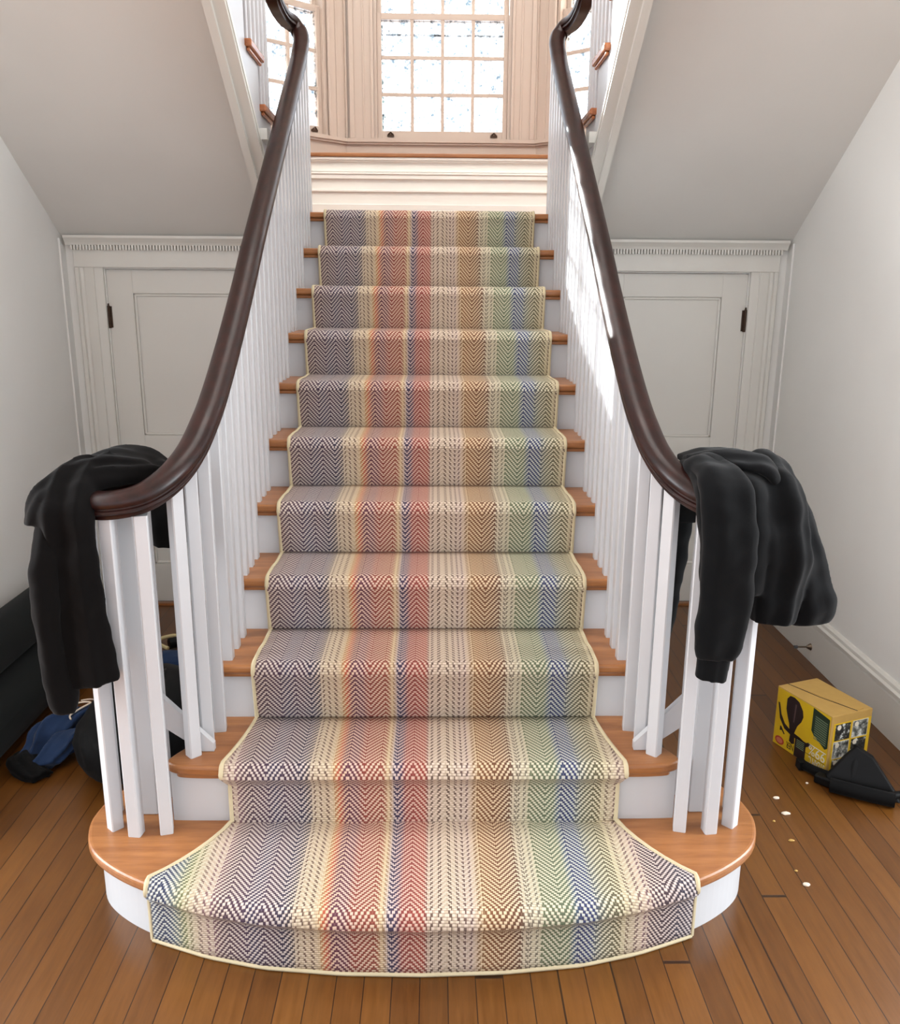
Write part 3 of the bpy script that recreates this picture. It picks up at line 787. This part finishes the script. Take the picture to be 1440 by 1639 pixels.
tl = empty('staple_gun', (-1.15, 1.98, 0), .5, label='small dark hand tool with a pale guard on the floor near the left cupboard door', cat='tool')
bm = bmesh.new(); tube(bm, [(-.09, 0, .03), (.10, .02, .03)], .026, 12); box(bm, .02, .11, -.02, .03, .004, .05); bev(obj('tool_body', bm, 'black_plastic', tl), .004)
bm = bmesh.new(); tube(bm, crom([(-.10, -.03, .02), (-.13, .02, .03), (-.11, .07, .035), (-.05, .08, .035), (-.03, .05, .035)], 6), .009, 8); obj('pale_guard', bm, 'yellow_tool', tl, True)
bm = bmesh.new(); tube(bm, [(.0, .05, .025), (.06, .15, .025)], .017, 10); obj('grip', bm, 'grey_plastic', tl, True)

# ------------------------------------------------------------------ steam cleaner box
BXW, BXD, BXH = .186, .266, .232
bx = empty('cardboard_box', (1.412, .812, 0), math.radians(20.5), label='yellow printed steam cleaner carton standing upside down on the floor by the right baseboard', cat='box')
yel = plain('yellow_print', lin((222, 186, 30)), .45)
def grad():
    m = N('yellow_card_print'); v = m.coord('Object'); 
    n1 = m.noise(v, 6, 3)
    return m.set(m.mix(n1, lin((232, 200, 24)), lin((196, 150, 34))), .4)
yel2 = grad(); dark_green = plain('green_print', lin((30, 52, 36)), .45); red = plain('red_print', lin((176, 60, 40)), .45)
pw = plain('white_print', lin((232, 226, 206)), .45); pk = plain('dark_print', lin((38, 24, 26)), .45); grn = plain('grey_green_text', lin((120, 140, 110)), .5)
bm = B((0, BXW, 0, BXD, 0, BXH)); bev(obj('carton', bm, 'card', bx), .002, 2)
e = .0006
ps_ = obj('printed_side', B((-e, 0, .004, BXD-.004, .002, BXH-.004)), yel2, bx)
pe_ = obj('printed_end', B((.012, BXW-.002, -e, 0, .002, BXH-.03)), yel2, bx)
# top flaps
bm = bmesh.new()
prism(bm, [(.045, .262), (.100, .262), (.155, .012), (.118, .004)], lambda p, h: (p[0], p[1], h), BXH, BXH+.0015); obj('top_flap', bm, 'card', bx)
bm = bmesh.new(); tube(bm, [(.044, .262, BXH+.001), (.072, .135, BXH+.001), (.118, .004, BXH+.001)], .0011, 6); obj('flap_slit', bm, pk, bx)
def face(s, z): return (-.0014, BXD-s, z)
def shape(name, pts, mat, par=None, t=.0006, off=0.0):
    bm = bmesh.new(); prism(bm, pts, lambda p, h: (-(.0006+off)-h, BXD-p[0]*BXD, p[1]*BXH), 0, t)
    return obj(name, bm, mat, par or ps_)
dev = [(.20,.88),(.25,.95),(.33,.96),(.42,.93),(.50,.82),(.52,.72),(.49,.62),(.43,.52),(.40,.42),(.38,.34),(.30,.36),(.28,.48),(.24,.58),(.20,.70)]
shape('product_picture', dev, pk)
shape('product_picture', [(.04,.74),(.07,.74),(.12,.56),(.20,.44),(.33,.38),(.50,.36),(.60,.33),(.66,.37),(.74,.35),(.66,.30),(.60,.25),(.54,.29),(.44,.30),(.33,.31),(.20,.35),(.10,.48)], pk)
shape('product_picture', [(.32,.33),(.40,.31),(.41,.20),(.36,.17),(.31,.20)], pk)
shape('product_picture', [(.12,.36),(.14,.36),(.22,.26),(.20,.25),(.16,.30),(.12,.28)], pk)
shape('highlight', [(.36,.86),(.385,.86),(.37,.55),(.35,.55)], plain('grey_print', lin((90, 70, 70)), .5), None, .0005, .0006)
shape('text_panel', [(.68,.98),(.97,.93),(.98,.46),(.94,.42),(.72,.55),(.68,.60)], dark_green)
for i in range(11):
    z = .86-.036*i
    shape('text_line', [(.73,z+.008),(.945,z-.012),(.945,z-.026),(.73,z-.006)], grn, None, .0004, .0006)
shape('logo_oval', [(.135+.085*math.cos(a), .105+.07*math.sin(a)) for a in [2*PI*i/24 for i in range(24)]], red)
shape('logo_oval_ring', [(.135+.06*math.cos(a), .105+.045*math.sin(a)) for a in [2*PI*i/24 for i in range(24)]], plain('pink_print', lin((206, 120, 90)), .5), None, .0004, .0006)
shape('label_patch', [(.42,.34),(.62,.34),(.62,.01),(.42,.01)], pk)
for i in range(5): shape('text_line', [(.45,.31-.03*i),(.59,.31-.03*i),(.59,.298-.03*i),(.45,.298-.03*i)], grn, None, .0004, .0006)
def text(body, size, mat, sx, z, name='lettering', squash=1.0):
    cu = bpy.data.curves.new('t', 'FONT'); cu.body = body; cu.size = size; cu.extrude = .0003; cu.align_x = 'LEFT'
    to = bpy.data.objects.new('t', cu); C.objects.link(to)
    dg = bpy.context.evaluated_depsgraph_get(); me = bpy.data.meshes.new_from_object(to.evaluated_get(dg))
    bpy.data.objects.remove(to); me.name = name
    me.materials.clear(); me.materials.append(mat)
    # face looks to -x; upside down: text x runs to +y (towards the left in view), text y runs down
    me.transform(Matrix(((0, 0, -1, -.0012), (squash, 0, 0, BXD-sx*BXD), (0, -1, 0, z*BXH), (0, 0, 0, 1))))
    o = bpy.data.objects.new(name, me); C.objects.link(o); o.parent = ps_; return o
text('STEAM C', .042, pw, .975, .165, squash=.46)
text('NER', .036, pk, .41, .165, squash=.55)
text('99%', .050, pw, .97, .345, squash=.95)
shape('text_line', [(.66,.365),(.97,.365),(.97,.35),(.66,.35)], pw)
shape('text_line', [(.60,.185),(.97,.185),(.97,.178),(.60,.178)], pk)
def photo():
    m = N('print_photo'); v = m.coord('Object'); n1 = m.noise(v, 45, 4, .7)
    return m.set(m.ramp(n1, [(.45, lin((20, 22, 22))), (.56, lin((70, 74, 70))), (.62, lin((210, 214, 210)))]), .4)
ph_ = photo()
def photo2():
    m = N('print_photo_light'); v = m.coord('Object'); n1 = m.noise(v, 40, 4, .7)
    return m.set(m.ramp(n1, [(.38, lin((40, 44, 42))), (.5, lin((120, 124, 118))), (.62, lin((220, 222, 216)))]), .4)
ph2 = photo2()
for i, (x0, z0, mt) in enumerate(((.020, .135, ph_), (.100, .135, ph2), (.020, .066, ph2), (.100, .066, ph_), (.020, .004, ph_), (.100, .004, ph_))):
    h = .062 if i < 4 else .056
    fr = obj('picture_frame', B((x0-.002, x0+.070, -.0012, -.0006, z0-.002, z0+h+.002)), pw if i in (1, 2) else yel, pe_)
    obj('picture', B((x0, x0+.068, -.0018, -.0012, z0, z0+h)), mt, pe_)
    bm = bmesh.new(); prism(bm, [(x0+.016+.009*math.cos(a), z0+h-.012+.010*math.sin(a)) for a in [2*PI*k/16 for k in range(16)]], lambda p, q: (p[0], q, p[1]), -.0024, -.0018)
    obj('number_badge', bm, pw, pe_)

# black brush head in front of the box
br = empty('brush_head', (1.46, .72, 0), label='black floor brush attachment with a round sleeve lying in front of the yellow carton', cat='brush')
def W(x, y, z): return (x-1.46, y-.72, z)
bm = bmesh.new(); tube(bm, [W(1.385, .718, .027), W(1.47, .668, .026), W(1.560, .622, .026)], .024, 16); obj('padded_sleeve', bm, 'bag_black', br, True)
bm = bmesh.new()
prism(bm, [(0, 0), (.225, -.01), (.215, .02), (.15, .135), (.10, .165), (.06, .12), (.0, .04)], lambda p, h: (-.075+p[0]*.93+h*.45, .020-p[0]*.42+h*.9+p[1]*.34, .006+p[1]*.88), 0, .022)
bev(obj('fan_plate', bm, 'black_plastic', br), .006, 3)
bm = bmesh.new(); tube(bm, [W(1.465, .735, .03), W(1.475, .745, .09), W(1.492, .77, .145)], .017, 12, [1.1, .9, .8]); obj('swivel_neck', bm, 'black_plastic', br, True)
bm = bmesh.new(); tube(bm, crom([W(1.350, .868, .018), W(1.372, .825, .020), W(1.405, .775, .026), W(1.45, .735, .026)], 5), .0165, 12, None); box(bm, -.126, -.100, .128, .162, .003, .034)
obj('hose_socket', bm, 'bag_black', br, True)
bm = bmesh.new(); prism(bm, [(-.085, .07), (-.02, .07), (.04, .0), (.02, -.03), (-.06, .0), (-.11, .05)], lambda p, h: (p[0], p[1], h), .004, .035)
bev(obj('base_plate', bm, 'black_plastic', br), .006, 3)
bm = bmesh.new(); tube(bm, [W(1.56, .66, .02), W(1.63, .672, .018)], .014, 10); obj('end_clip', bm, 'black_plastic', br, True)

# flakes of debris
spots = [(1.186, .678, .010, 'cream chip nearest the brush, upper of two paint flakes right of the right balusters'), (1.183, .588, .011, 'cream paint flake just below another right of the right balusters'),
         (1.144, .445, .007, 'pale wood crumb level with the front of the right bullnose'), (1.104, .237, .010, 'cream flake lowest on the floor right of the bullnose step'),
         (1.329, .769, .006, 'tiny white flake just in front of the carton and brush'), (1.128, .547, .006, 'small tan splinter on the boards between two larger flakes'),
         (1.10, .30, .005, 'tan speck just above the lowest flake by the bullnose step')]
for i, (x, y, r, lb) in enumerate(spots):
    bm = bmesh.new(); bmesh.ops.create_icosphere(bm, subdivisions=2, radius=r)
    for v in bm.verts: v.co = Vector((v.co.x*(1.1+.3*math.sin(i)), v.co.y*.7, max(v.co.z, -.3*r)*.55)) * (1+.25*noise.noise(v.co*200+Vector((i, 0, 0))))
    z0 = min(v.co.z for v in bm.verts)
    bmesh.ops.translate(bm, verts=bm.verts, vec=(x, y, .0005-z0))
    obj('paint_flake', bm, 'flake' if r > .0055 and i != 2 and i != 5 else 'card', None, label=lb, cat='debris', group='flakes on the floor at the right')

# door stop on the right baseboard
ds = empty('door_stop', (1.772, 1.80, .07), label='small metal door stop screwed to the right baseboard', cat='door stop')
bm = bmesh.new(); tube(bm, [(.0, 0, 0), (-.012, 0, 0), (-.020, 0, 0)], .013, 14, [1.3, .8, .4]); obj('flange', bm, 'steel', ds, True)
bm = bmesh.new(); tube(bm, [(-.012, 0, 0), (-.066, 0, 0)], .004, 10); obj('rod', bm, 'steel', ds, True)
bm = bmesh.new(); tube(bm, [(-.062, 0, 0), (-.076, 0, 0)], .008, 12); obj('bumper', bm, 'grey_plastic', ds, True)

# ------------------------------------------------------------------ garden outside the window
leaf = plain('pale_leaf', lin((120, 140, 130)), .7); bark = plain('bark', lin((110, 100, 92)), .9)
def leaves(bm, c, r, n, size, rnd):
    for _ in range(n):
        d = Vector((rnd.gauss(0, 1), rnd.gauss(0, 1), rnd.gauss(0, 1))).normalized()*rnd.random()**.4
        p = Vector(c)+Vector((d.x*r[0], d.y*r[1], d.z*r[2]))
        a = Vector((rnd.gauss(0, 1), rnd.gauss(0, 1), rnd.gauss(0, 1))).normalized()*size; b_ = a.orthogonal().normalized()*size*.5
        m1 = p+a*.1+b_; m2 = p+a*.1-b_
        bm.faces.new([bm.verts.new(q) for q in (p-a, m2, p+a, m1)])
rnd = random.Random(3)
def tree(x, y, h, r, n, lab, size=.07, rr=None):
    t = empty('tree', (x, y, 0), label=lab, cat='tree', group='garden trees outside the landing window')
    bm = bmesh.new(); tube(bm, crom([(0, 0, 0), (.03, 0, h*.4), (-.02, .02, h*.75), (0, 0, h)], 5), .06, 10, None)
    obj('trunk', bm, bark, t, True)
    bm = bmesh.new(); leaves(bm, (0, 0, h), r, n, size, rnd); obj('foliage', bm, leaf, t)
tree(-.83, 12.0, 4.6, (.10, .25, 2.2), 900, 'slim ivy-clad tree outside at the left edge of the centre window', .05)
tree(.75, 13.5, 3.6, (1.0, .6, .55), 500, 'low leafy tree seen through the lowest panes of the centre window', .05)
